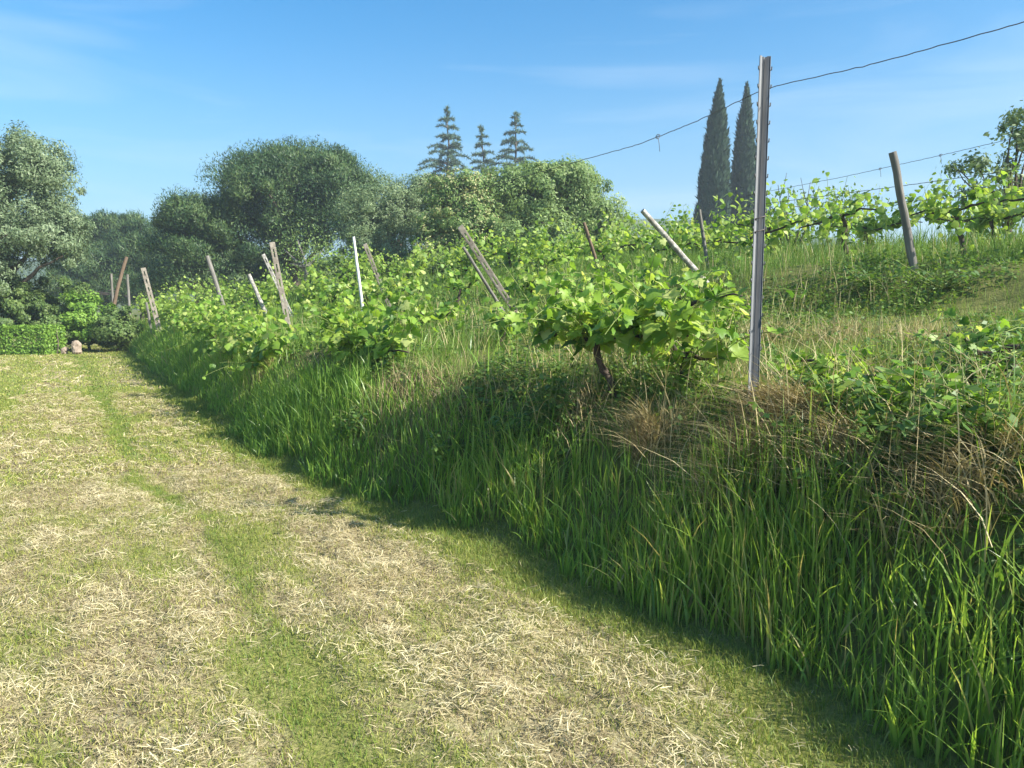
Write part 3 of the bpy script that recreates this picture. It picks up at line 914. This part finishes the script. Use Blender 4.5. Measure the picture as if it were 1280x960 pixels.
bush('dense dark green shrub under the grey green tree, left frame edge', 0, 370, 62, 56, 29, 34000, .1, 'shrub', 31)
bush('rounded mid green shrub spilling beside the clipped hedge', 68, 385, 48, 45, 29.5, 26000, .1, 'shrub', 32)
bush('yellowish green shrub between the pale stones and track-end poles', 110, 398, 34, 36, 29, 18000, .1, 'hedge', 33)
bush('grassy dark shrub at the foot of the leftmost poles', 146, 408, 26, 24, 28.5, 12000, .1, 'shrub', 34)

# clipped hedge
hr = np.random.default_rng(8)
c = at(20, 435, 27); hb = np.array([c[0], c[1], H1(c[0], c[1])])
hedge = thing('clipped_hedge', hb, 'low clipped bright green hedge at the far left of the track', 'hedge')
mb = MB(); n = 16000
u = hr.uniform(-1, 1, (n, 3)); ax = hr.integers(0, 3, n); sg = hr.choice([-1, 1], n)
u[np.arange(n), ax] = sg * (1 - .08 * hr.random(n))
hs = np.array([1.9, .6, .48])
P = u * hs + np.array([-.5, 0, .48]) + hr.normal(0, .025, (n, 3)); P[:, 2] = np.maximum(P[:, 2], .02)
Nn = np.zeros((n, 3)); Nn[np.arange(n), ax] = sg
scatter(mb, LEAF_V, LEAF_F, P, Nn + hr.normal(0, .6, (n, 3)), hr.normal(0, 1, (n, 3)), .085 * hr.uniform(.6, 1.4, n), np.clip(hr.normal(.5, .2, n), 0, 1))
mb.build('foliage', M['hedge'], hedge)
mb = MB()
for k in range(7):
    tube(mb, wobble((-2.2 + .6 * k, 0, -.05), (-2.2 + .6 * k, .1, .85), 5, .04, hr), np.linspace(.03, .012, 5), 6)
mb.build('stem', M['bark'], hedge, True)


def stone(label, px, py, Y, sx, sy, sz, seed):
    r = np.random.default_rng(seed)
    c = at(px, py, Y); b_ = np.array([c[0], c[1], H1(c[0], c[1])])
    import bmesh
    bm = bmesh.new(); bmesh.ops.create_icosphere(bm, subdivisions=3, radius=1)
    for v in bm.verts:
        p = np.array(v.co); p = np.sign(p) * np.abs(p) ** .75
        p = p * (1 + .55 * (vnoise(p[0] * 2 + seed, p[1] * 2 + p[2] * 3, seed) - .5))
        v.co = Vector((p[0] * sx, p[1] * sy, p[2] * sz + sz * .85))
    me = bpy.data.meshes.new('stone'); bm.to_mesh(me); bm.free()
    me.materials.append(M['stone'])
    o = bpy.data.objects.new('stone', me); COL.objects.link(o); o.location = b_; o.rotation_euler = (.12, r.uniform(-.2, .2), r.uniform(0, 3))
    tag(o, label, 'stone', 'pale stones by the track end')


stone('larger upright pale stone by the track end', 95, 428, 27, .15, .14, .25, 2)
stone('smaller pale stone left of the upright one, beside the hedge', 79, 430, 27, .12, .11, .14, 4)

# umbrella pines
Y = 44
b = [blob(372, 262, 88, 56, Y), blob(322, 262, 50, 46, Y - 2), blob(425, 262, 54, 50, Y - 1), blob(375, 232, 62, 40, Y), blob(412, 230, 44, 34, Y - 1), blob(330, 235, 40, 34, Y - 1), blob(350, 310, 60, 40, Y - 1)]
PIN = 'umbrella pines at the end of the vineyard'
tree('stone_pine', 'largest round crowned umbrella pine behind the vines', 'tree', ground_base(at(372, 390, Y)), b, 260, 200000, .95, .16, 'pine', .4, PIN, .3, 'pine', 14, .2, 41)
b = [blob(245, 300, 44, 38, Y - 3), blob(270, 288, 34, 34, Y - 3), blob(260, 335, 56, 46, Y - 2), blob(228, 280, 26, 25, Y - 4)]
tree('stone_pine', 'lower umbrella pine at the left shoulder of the largest pine', 'tree', ground_base(at(255, 392, Y - 2)), b, 160, 115000, .85, .16, 'pine', .35, PIN, .3, 'pine', 10, .2, 42)
Y = 62
b = [blob(125, 305, 34, 34, Y), blob(150, 300, 34, 28, Y), blob(110, 325, 30, 30, Y)]
tree('stone_pine', 'distant dark pine right behind the grey green left tree', 'tree', ground_base(at(130, 392, Y)), b, 130, 40000, .7, .32, 'pine', .35, PIN, .16, 'pine', 8, .2, 43)
b = [blob(100, 350, 40, 40, Y - 6), blob(178, 300, 32, 26, Y - 4), blob(195, 320, 34, 34, Y - 4), blob(165, 330, 30, 30, Y - 4)]
tree('stone_pine', 'distant flat topped pine above the track-end poles', 'tree', ground_base(at(182, 392, Y - 4)), b, 130, 40000, .7, .32, 'pine', .35, PIN, .16, 'pine', 8, .2, 44)
Y = 52
b = [blob(215, 345, 55, 45, Y), blob(290, 350, 60, 42, Y), blob(150, 355, 50, 34, Y + 6), blob(340, 365, 60, 34, Y), blob(420, 365, 60, 30, Y), blob(110, 372, 50, 26, Y + 4)]
tree('evergreen_shrub', 'dark evergreen thicket filling the gap beneath the pines', 'shrub', ground_base(at(240, 392, Y)), b, 260, 100000, .8, .26, 'pine', .25, None, .2, 'pine', 8, .4, 45)

# olive, flowering and broad trees
Y = 34
b = [blob(480, 285, 50, 55, Y), blob(455, 300, 36, 45, Y - .5), blob(515, 275, 34, 45, Y), blob(490, 330, 52, 34, Y - 1), blob(525, 245, 18, 22, Y)]
tree('olive_tree', 'silvery grey olive tree right of the largest pine', 'tree', ground_base(at(485, 385, Y)), b, 460, 80000, .4, .11, 'olive', .25, None, .5, 'leaf', 12, .3, 51)
Y = 31
b = [blob(570, 265, 40, 44, Y), blob(590, 300, 45, 45, Y - .5), blob(552, 310, 36, 40, Y - .5), blob(600, 250, 26, 30, Y)]
tree('flowering_tree', 'yellowish blossom covered tree below the cedar trees', 'tree', ground_base(at(575, 380, Y)), b, 360, 60000, .36, .115, 'elder', .2, None, .8, 'leaf', 10, .3, 52)
Y = 32
b = [blob(680, 265, 62, 55, Y), blob(640, 262, 40, 46, Y - .3), blob(725, 270, 44, 50, Y), blob(700, 230, 40, 26, Y), blob(670, 315, 80, 36, Y - 1), blob(745, 295, 38, 36, Y), blob(780, 305, 26, 24, Y + 1)]
tree('leafy_tree', 'broad rounded leafy tree in the middle distance under the wire end', 'tree', ground_base(at(690, 380, Y)), b, 520, 110000, .42, .125, 'broad', .28, None, .75, 'leaf', 14, .3, 53)
# bare branched young tree in front of the pines
br = np.random.default_rng(17)
bt = at(385, 372, 30); bt = ground_base(bt)
root = thing('bare_tree', bt, 'small pale tree with bare spreading branches in front of the largest pine', 'tree')
mb = MB()
fk = at(384, 335, 30) - bt
tube(mb, wobble((0, 0, 0), fk, 7, .03, br), np.linspace(.11, .08, 7), 7)
for (px, py) in ((355, 312), (405, 312), (372, 300), (395, 322), (362, 330)):
    tube(mb, wobble(fk, at(px, py, 30 + br.normal(0, .4)) - bt, 6, .05, br), np.linspace(.065, .02, 6), 6)
mb.build('trunk', M['wood'], root, True)
mb = MB(); n = 900
P = at(385, 315, 30) - bt + br.normal(0, 1, (n, 3)) * np.array([.7, .5, .5])
scatter(mb, LEAF_V, LEAF_F, P, br.normal(0, 1, (n, 3)), br.normal(0, 1, (n, 3)), .12, np.clip(br.normal(.5, .2, n), 0, 1), .7)
mb.build('crown', M['broad'], root)


# cedars
def cedar(px, top, Y, half, label, seed, lo=235):
    r = np.random.default_rng(seed)
    t_ = at(px, top, Y); base = ground_base(t_); Ht = t_[2] - base[2]
    root = thing('cedar_tree', base, label, 'tree', 'tall cedar trees behind the broad trees')
    mb = MB(); k = np.linspace(0, 1, 12)
    tr_ = np.stack([r.normal(0, .05, 12), r.normal(0, .05, 12), Ht * k], -1); tr_[0, :2] = 0
    lean = r.normal(0, .3); tr_[:, 0] += lean * k ** 4
    tube(mb, tr_, .3 * (1 - k) + .03, 8)
    kpx = Y / F
    lf = MB()
    z = Ht - .35; lev = 0
    zlow = at(px, 300, Y)[2] - base[2]
    while z > zlow:
        q_ = (Ht - z) / (Ht - (at(px, lo, Y)[2] - base[2]))
        L0 = half * kpx * min(1.25, q_ ** .9 + .04)
        nb = 6 if lev > 2 else 4
        for w in range(nb):
            az = w * 6.28 / nb + r.normal(0, .5); L_ = L0 * r.uniform(.7, 1.2)
            zz = z + r.normal(0, .1); o = np.array([np.interp(zz, tr_[:, 2], tr_[:, 0]), 0, zz])
            dr = np.array([math.cos(az), math.sin(az), 0])
            kk = np.linspace(0, 1, 6)[:, None]
            bp = o + dr * L_ * kk + np.array([0, 0, 1]) * (.18 * L_ * np.sin(kk * 2.6) - .1 * L_ * kk ** 2)
            tube(mb, bp, np.linspace(.06, .015, 6), 5)
            n = int(30 + 60 * L_)
            f = r.uniform(.12, 1.05, n)[:, None]
            side = np.cross(dr, [0, 0, 1])
            P = o + dr * L_ * f + np.array([0, 0, 1]) * (.18 * L_ * np.sin(f * 2.6) - .1 * L_ * f ** 2) + side * (r.normal(0, .09, n)[:, None] * L_) * (1.2 - f) + np.array([0, 0, 1]) * r.normal(-.02, .05, n)[:, None]
            D = dr * .6 + r.normal(0, .6, (n, 3)) + np.array([0, 0, .15])
            scatter(lf, NEEDLE_V, NEEDLE_F, P, r.normal(0, 1, (n, 3)), D, .34 * r.uniform(.6, 1.3, n), np.clip(r.normal(.5, .2, n), 0, 1), .24)
        z -= r.uniform(.7, 1.05); lev += 1
    n = 60
    scatter(lf, NEEDLE_V, NEEDLE_F, np.stack([lean + r.normal(0, .06, n), r.normal(0, .06, n), Ht - r.uniform(0, 1.6, n)], -1), r.normal(0, 1, (n, 3)), r.normal(0, .5, (n, 3)) + [0, 0, .6], .4, np.full(n, .5), .22)
    mb.build('trunk', M['bark'], root, True)
    lf.build('crown', M['cedar'], root)


cedar(559, 133, 78, 36, 'leftmost and fullest of the three cedar trees', 61)
cedar(607, 158, 84, 26, 'shortest cedar tree, standing between the other two', 62)
cedar(643, 141, 80, 36, 'right hand cedar tree with a crooked open top', 63)


# cypresses
def cypress(pxb, pxt, top, Y, half, label, seed):
    r = np.random.default_rng(seed)
    t_ = at(pxt, top, Y); b_ = at(pxb, 300, Y); base = ground_base(b_); Ht = t_[2] - base[2]
    lean = t_[0] - b_[0]
    root = thing('cypress_tree', base, label, 'tree', 'pair of tall cypresses')
    mb = MB(); k = np.linspace(0, 1, 9)
    tube(mb, np.stack([lean * k, 0 * k, Ht * .96 * k], -1), .28 * (1 - k) + .03, 8)
    mb.build('trunk', M['bark'], root, True)
    n = 30000
    h = 1 - r.random(n) ** .62 * .97
    h = np.clip(h, .03, .995)
    prof = np.interp(h, [0, .08, .25, .45, .65, .82, .93, 1], [.55, .85, 1, .93, .72, .44, .2, .02]) * half * Y / F
    az = r.uniform(0, 2 * np.pi, n)
    lump = 1 + .11 * (vnoise(az / (2 * np.pi) * 9, h * 26, seed) - .5) * 2
    rr = prof * lump * (1 - .35 * r.random(n) ** 2)
    P = np.stack([lean * h + rr * np.cos(az), rr * np.sin(az), Ht * h], -1)
    o = np.stack([np.cos(az), np.sin(az), 0 * az], -1)
    D = o * .2 + np.array([0, 0, 1]) + r.normal(0, .13, (n, 3))
    mb = MB()
    scatter(mb, LEAF_V, LEAF_F, P, o + r.normal(0, .45, (n, 3)), D, .5 * r.uniform(.6, 1.4, n) * (.5 + .5 * np.clip((1 - h) * 5, 0, 1)), np.clip(r.normal(.5, .22, n), 0, 1), .62)
    mb.build('crown', M['cypress'], root)


cypress(886, 900, 100, 64, 20.5, 'left and wider of the two tall dark cypresses', 71)
cypress(926, 934, 103, 66, 16.5, 'right and slimmer of the two cypresses, beside the steel post', 72)

# right hand tree and shrubs along the upper vineyard
Y = 12.5
b = [blob(1275, 150, 20, 20, Y), blob(1292, 185, 26, 26, Y), blob(1222, 208, 30, 14, Y), blob(1265, 222, 30, 22, Y), blob(1290, 255, 30, 26, Y), blob(1235, 245, 30, 16, Y), blob(1262, 175, 22, 10, Y), blob(1250, 270, 30, 18, Y)]
tree('leafy_tree', 'dark sparse tree reaching into the photo at the right edge', 'tree', ground_base(at(1262, 300, Y)), b, 90, 3800, .18, .075, 'olive', .06, None, .8, 'leaf', 18, .3, 81)
for (px, py, rx, ry, Y, sd, lab) in ((655, 340, 60, 22, 24, 91, 'low leafy bush at the foot of the broad rounded tree'),
                                     (780, 322, 34, 18, 22, 92, 'low leafy bush just left of the leaning pale post top'),
                                     (545, 350, 40, 20, 24, 93, 'low leafy bush under the blossom covered tree'),
                                     (420, 350, 34, 22, 27, 94, 'low leafy bush left of the white post top')):
    bush(lab, px, py, rx, ry, Y, 13000, .09, 'shrub', sd, 50, .3)
# bare twiggy shrubs on the skyline
for (px, Y, sd, lab) in ((985, 17, 5, 'leafless twiggy shrub on the skyline right of the steel post'), (1046, 18, 6, 'half bare shrub on the skyline left of the wooden post')):
    r = np.random.default_rng(sd)
    top = at(px, 235, Y); base = ground_base(top); Ht = top[2] - base[2]
    root = thing('twiggy_shrub', base, lab, 'shrub')
    mb = MB(); lf = MB()
    for k in range(16):
        e = np.array([r.normal(0, .5), r.normal(0, .3), Ht * r.uniform(.7, 1.05)])
        p = wobble((r.normal(0, .08), r.normal(0, .08), 0), e, 7, .05, r)
        tube(mb, p, np.linspace(.018, .006, 7), 5)
        for w in range(2):
            i0 = r.integers(3, 6); tube(mb, wobble(p[i0], p[i0] + r.normal(0, .22, 3) + [0, 0, .22], 4, .02, r), np.linspace(.009, .004, 4), 4)
    mb.build('twig', M['vinebark'], root, True)
    n = 500 if sd == 6 else 120
    P = np.stack([r.normal(0, .4, n), r.normal(0, .3, n), Ht * r.uniform(.45, 1.0, n)], -1)
    scatter(lf, LEAF_V, LEAF_F, P, r.normal(0, 1, (n, 3)), r.normal(0, 1, (n, 3)), .09, np.clip(r.normal(.4, .2, n), 0, 1))
    lf.build('foliage', M['broad'], root)


# ------------------------------------------------------------------ weeds and dead growth on the bank
def weed(px, py, h, n, leaf, label, seed, mat='weed', stems=7, sp=.12):
    r = np.random.default_rng(seed)
    base = hit(px, py); base[2] = H1(base[0], base[1]) - .02
    root = thing('weed_plant', base, label, 'weed', 'leafy weeds on the bank')
    mb = MB(); lf = MB(); P, D = [], []
    for k in range(stems):
        e = np.array([r.normal(0, sp), r.normal(0, sp), h * r.uniform(.6, 1.1)])
        p = wobble((r.normal(0, .03), r.normal(0, .03), 0), e, 7, .012, r)
        tube(mb, p, np.linspace(.006, .002, 7), 5)
        for w in range(n // stems):
            f = r.uniform(1, 6); i0 = int(f); q_ = p[i0] * (1 - f + i0) + p[min(6, i0 + 1)] * (f - i0)
            d = np.array([r.normal(), r.normal(), .25]); d /= np.linalg.norm(d)
            P.append(q_ + d * .02); D.append(d)
    P, D = np.array(P), np.array(D)
    mb.build('stem', M['shoot'], root, True)
    scatter(lf, LEAF_V, LEAF_F, P, np.stack([D[:, 0] * .3, D[:, 1] * .3, np.ones(len(P))], -1) + r.normal(0, .4, P.shape), D, leaf * r.uniform(.6, 1.4, len(P)), np.clip(r.normal(.45, .25, len(P)), 0, 1), .9)
    lf.build('foliage', M[mat], root)


weed(690, 545, .48, 330, .055, 'dark leafy weed standing left of the leaning vine trunk', 1, stems=11)
weed(640, 560, .3, 200, .05, 'low dark weed by the bank shadow, left of the taller weed', 2)
weed(430, 560, .4, 260, .06, 'bushy weed on the bank below the broad bank-crest vine', 3)
weed(1110, 560, .4, 300, .06, 'leafy bramble right of the brown dead grass heap', 4, sp=.2, stems=10)
weed(1230, 560, .42, 300, .055, 'tangled leafy bramble at the right edge of the bank', 5, sp=.2, stems=10)
weed(560, 585, .3, 200, .05, 'small leafy weed in the grass under the pinkish dry patch', 6)
weed(1130, 590, .36, 320, .055, 'dark leafy weed between the bleached stalks and the right frame edge', 12, sp=.18, stems=11)
weed(1200, 570, .4, 320, .06, 'leafy bramble stems over the straw coloured tangle at the right', 13, 'vine', 11, .2)
weed(1000, 560, .3, 160, .05, 'leafy weed poking out of the brown dead grass heap', 14, sp=.14)
weed(1060, 640, .3, 160, .05, 'broad leaved weed below the leafy bramble in tall grass', 7)
weed(1240, 500, .35, 260, .05, 'yellow leaved weed at the right edge under the small vine', 8, 'hedge')
weed(1180, 360, .3, 320, .06, 'leafy clump overhanging the upper terrace bank', 9, sp=.35, stems=12)
weed(1100, 365, .3, 260, .06, 'leafy clump on the upper bank below the wooden post', 10, sp=.3, stems=10)


for (px, py, sd, lab) in ((1000, 492, 31, 'pale leafy sprouts between the brown heap and the golden strip'), (1060, 515, 32, 'lime leafy sprouts at the left of the leafy bramble'), (1150, 520, 33, 'leafy creeper clump on the bank top right of the bramble'), (1225, 470, 34, 'lime green creeper beside the right edge vine')):
    weed(px, py, .3, 190, .085, lab, sd, 'vine', 10, .2)
for (px, py, sd) in ((905, 425, 21), (865, 440, 22), (820, 455, 23)):
    weed(px, py, .42, 260, .085, {21: 'pale green leafy regrowth just left of the tall steel post', 22: 'leafy green sprouts under the right side of the big trunk vine', 23: 'low leafy sprouts just right of the leaning vine trunk'}[sd], sd, 'vine', 12, .2)


def heap(px, py, rad, h, n, label, seed, mat='dry', w=.005, name='dead_grass_heap', up=0.0):
    r = np.random.default_rng(seed)
    c = hit(px, py); c[2] = H1(c[0], c[1])
    a = r.uniform(0, 2 * np.pi, n); q_ = np.sqrt(r.random(n)) * rad
    x, y = q_ * np.cos(a), q_ * np.sin(a)
    P = np.stack([x, y, H(c[0] + x, c[1] + y) - c[2] + h * np.clip(1 - (q_ / rad) ** 2, 0, 1) * r.random(n) * .8], -1)
    mb = MB()
    blades(mb, P, r.uniform(.08, .32, n), w * r.uniform(.5, 1.5, n), r.uniform(0, 6.28, n), r.uniform(.5, 1.9, n), r.normal(3.6, 1.0, n), np.clip(r.normal(.45, .25, n), 0, 1), 4)
    o = mb.build(name, M[mat]); o.location = c
    tag(o, label, 'dead grass', 'heaps of dead growth on the bank')


heap(968, 535, .27, .2, 1500, 'brown dead grass heap just below the tall steel post', 1, w=.006)
heap(920, 600, .2, .12, 800, 'smaller reddish dead grass clump in front of the brown heap', 2, w=.006)
heap(805, 560, .11, .22, 550, 'greyish dead weed clump under the leaning vine trunk', 3)
heap(1170, 630, .2, .12, 350, 'dry bent stalks in the tall grass at the right', 4, w=.006)
heap(1040, 585, .2, .15, 480, 'bleached dead stalks between the brown heap and the bramble', 5, w=.006)
heap(1240, 600, .2, .14, 300, 'straw coloured dead tangle at the right frame edge of the bank', 6, w=.006)

# ------------------------------------------------------------------ light, sky, air
SUN_DIR = np.array([.9, -.42]); SUN_DIR /= np.linalg.norm(SUN_DIR)
EL = R(37)
sd_ = bpy.data.lights.new('sun', 'SUN'); sd_.energy = 4.9; sd_.angle = R(.5); sd_.color = (1, .95, .86)
sun = bpy.data.objects.new('sun', sd_); COL.objects.link(sun)
v = Vector((SUN_DIR[0] * math.cos(EL), SUN_DIR[1] * math.cos(EL), math.sin(EL)))
sun.rotation_euler = v.to_track_quat('Z', 'Y').to_euler()
sun.location = v * 60

w = bpy.data.worlds.new('World'); sc.world = w; w.use_nodes = True
nt = w.node_tree; nt.nodes.clear(); L = nt.links.new
out = nt.nodes.new('ShaderNodeOutputWorld'); bg = nt.nodes.new('ShaderNodeBackground')
sky = nt.nodes.new('ShaderNodeTexSky'); sky.sky_type = 'NISHITA'; sky.sun_disc = False
sky.sun_elevation = EL; sky.sun_rotation = math.atan2(SUN_DIR[0], SUN_DIR[1])
sky.altitude = 200; sky.air_density = 1.0; sky.dust_density = 2.2; sky.ozone_density = 1.6
hs_ = nt.nodes.new('ShaderNodeHueSaturation'); hs_.inputs['Saturation'].default_value = 1.25; hs_.inputs['Value'].default_value = .9
tint_ = nt.nodes.new('ShaderNodeMix'); tint_.data_type = 'RGBA'; tint_.blend_type = 'MULTIPLY'; tint_.inputs[0].default_value = 1
L(sky.outputs[0], tint_.inputs[6]); tint_.inputs[7].default_value = (.535, .705, .76, 1)
L(tint_.outputs[2], hs_.inputs['Color'])
# thin cirrus wisps
tc = nt.nodes.new('ShaderNodeTexCoord'); mp = nt.nodes.new('ShaderNodeMapping')
mp.inputs['Rotation'].default_value = (0, R(14), R(20)); mp.inputs['Scale'].default_value = (1.3, 1.3, 9)
L(tc.outputs['Generated'], mp.inputs[0])
nz = nt.nodes.new('ShaderNodeTexNoise'); nz.inputs['Scale'].default_value = 1.6; nz.inputs['Detail'].default_value = 7; nz.inputs['Distortion'].default_value = .6
L(mp.outputs[0], nz.inputs['Vector'])
cr_ = nt.nodes.new('ShaderNodeMapRange'); cr_.inputs[1].default_value = .5; cr_.inputs[2].default_value = .85; cr_.inputs[3].default_value = 0; cr_.inputs[4].default_value = .3
L(nz.outputs[0], cr_.inputs[0])
sx_ = nt.nodes.new('ShaderNodeSeparateXYZ'); L(tc.outputs['Generated'], sx_.inputs[0])
mr_ = nt.nodes.new('ShaderNodeMapRange'); mr_.interpolation_type = 'SMOOTHSTEP'
mr_.inputs[1].default_value = .0; mr_.inputs[2].default_value = .36; mr_.inputs[3].default_value = .55; mr_.inputs[4].default_value = 0
L(sx_.outputs[2], mr_.inputs[0])
pale_ = nt.nodes.new('ShaderNodeMix'); pale_.data_type = 'RGBA'
L(mr_.outputs[0], pale_.inputs[0]); L(hs_.outputs[0], pale_.inputs[6]); pale_.inputs[7].default_value = (1.65, 2.12, 2.5, 1)
mxw = nt.nodes.new('ShaderNodeMix'); mxw.data_type = 'RGBA'
L(cr_.outputs[0], mxw.inputs[0]); L(pale_.outputs[2], mxw.inputs[6]); mxw.inputs[7].default_value = (3.2, 3.5, 3.8, 1)
L(mxw.outputs[2], bg.inputs[0]); bg.inputs[1].default_value = .15
L(bg.outputs[0], out.inputs[0])

# air
HAZE = .0013
if HAZE:
    mb = MB()
    x0, x1, y0, y1, z0, z1 = -640, 640, -640, 640, -2.2, 31
    V = [(x, y, z) for x in (x0, x1) for y in (y0, y1) for z in (z0, z1)]
    mb.add(V, [(0, 1, 3, 2), (4, 6, 7, 5), (0, 4, 5, 1), (2, 3, 7, 6), (0, 2, 6, 4), (1, 5, 7, 3)])
    m, nt, out = newmat('haze_air')
    pv = nt.nodes.new('ShaderNodeVolumePrincipled')
    pv.inputs['Color'].default_value = (.8, .9, 1, 1); pv.inputs['Density'].default_value = HAZE; pv.inputs['Anisotropy'].default_value = .2
    nt.links.new(pv.outputs[0], out.inputs['Volume'])
    hz_ = mb.build('haze', m)
    tag(hz_, 'thin pale summer haze over the whole vineyard', 'haze', kind='stuff')

# ------------------------------------------------------------------ render settings
sc.view_settings.view_transform = 'Standard'; sc.view_settings.look = 'None'
sc.view_settings.exposure = 1.2; sc.view_settings.gamma = 1; sc.view_settings.use_curve_mapping = False
sc.render.engine = 'CYCLES'
cy = sc.cycles
cy.max_bounces = 6; cy.diffuse_bounces = 3; cy.glossy_bounces = 2; cy.transmission_bounces = 4; cy.volume_bounces = 0
cy.sample_clamp_indirect = 6
cy.use_denoising = True
try:
    cy.denoiser = 'OPENIMAGEDENOISE'
except Exception:
    pass
sc.render.film_transparent = False
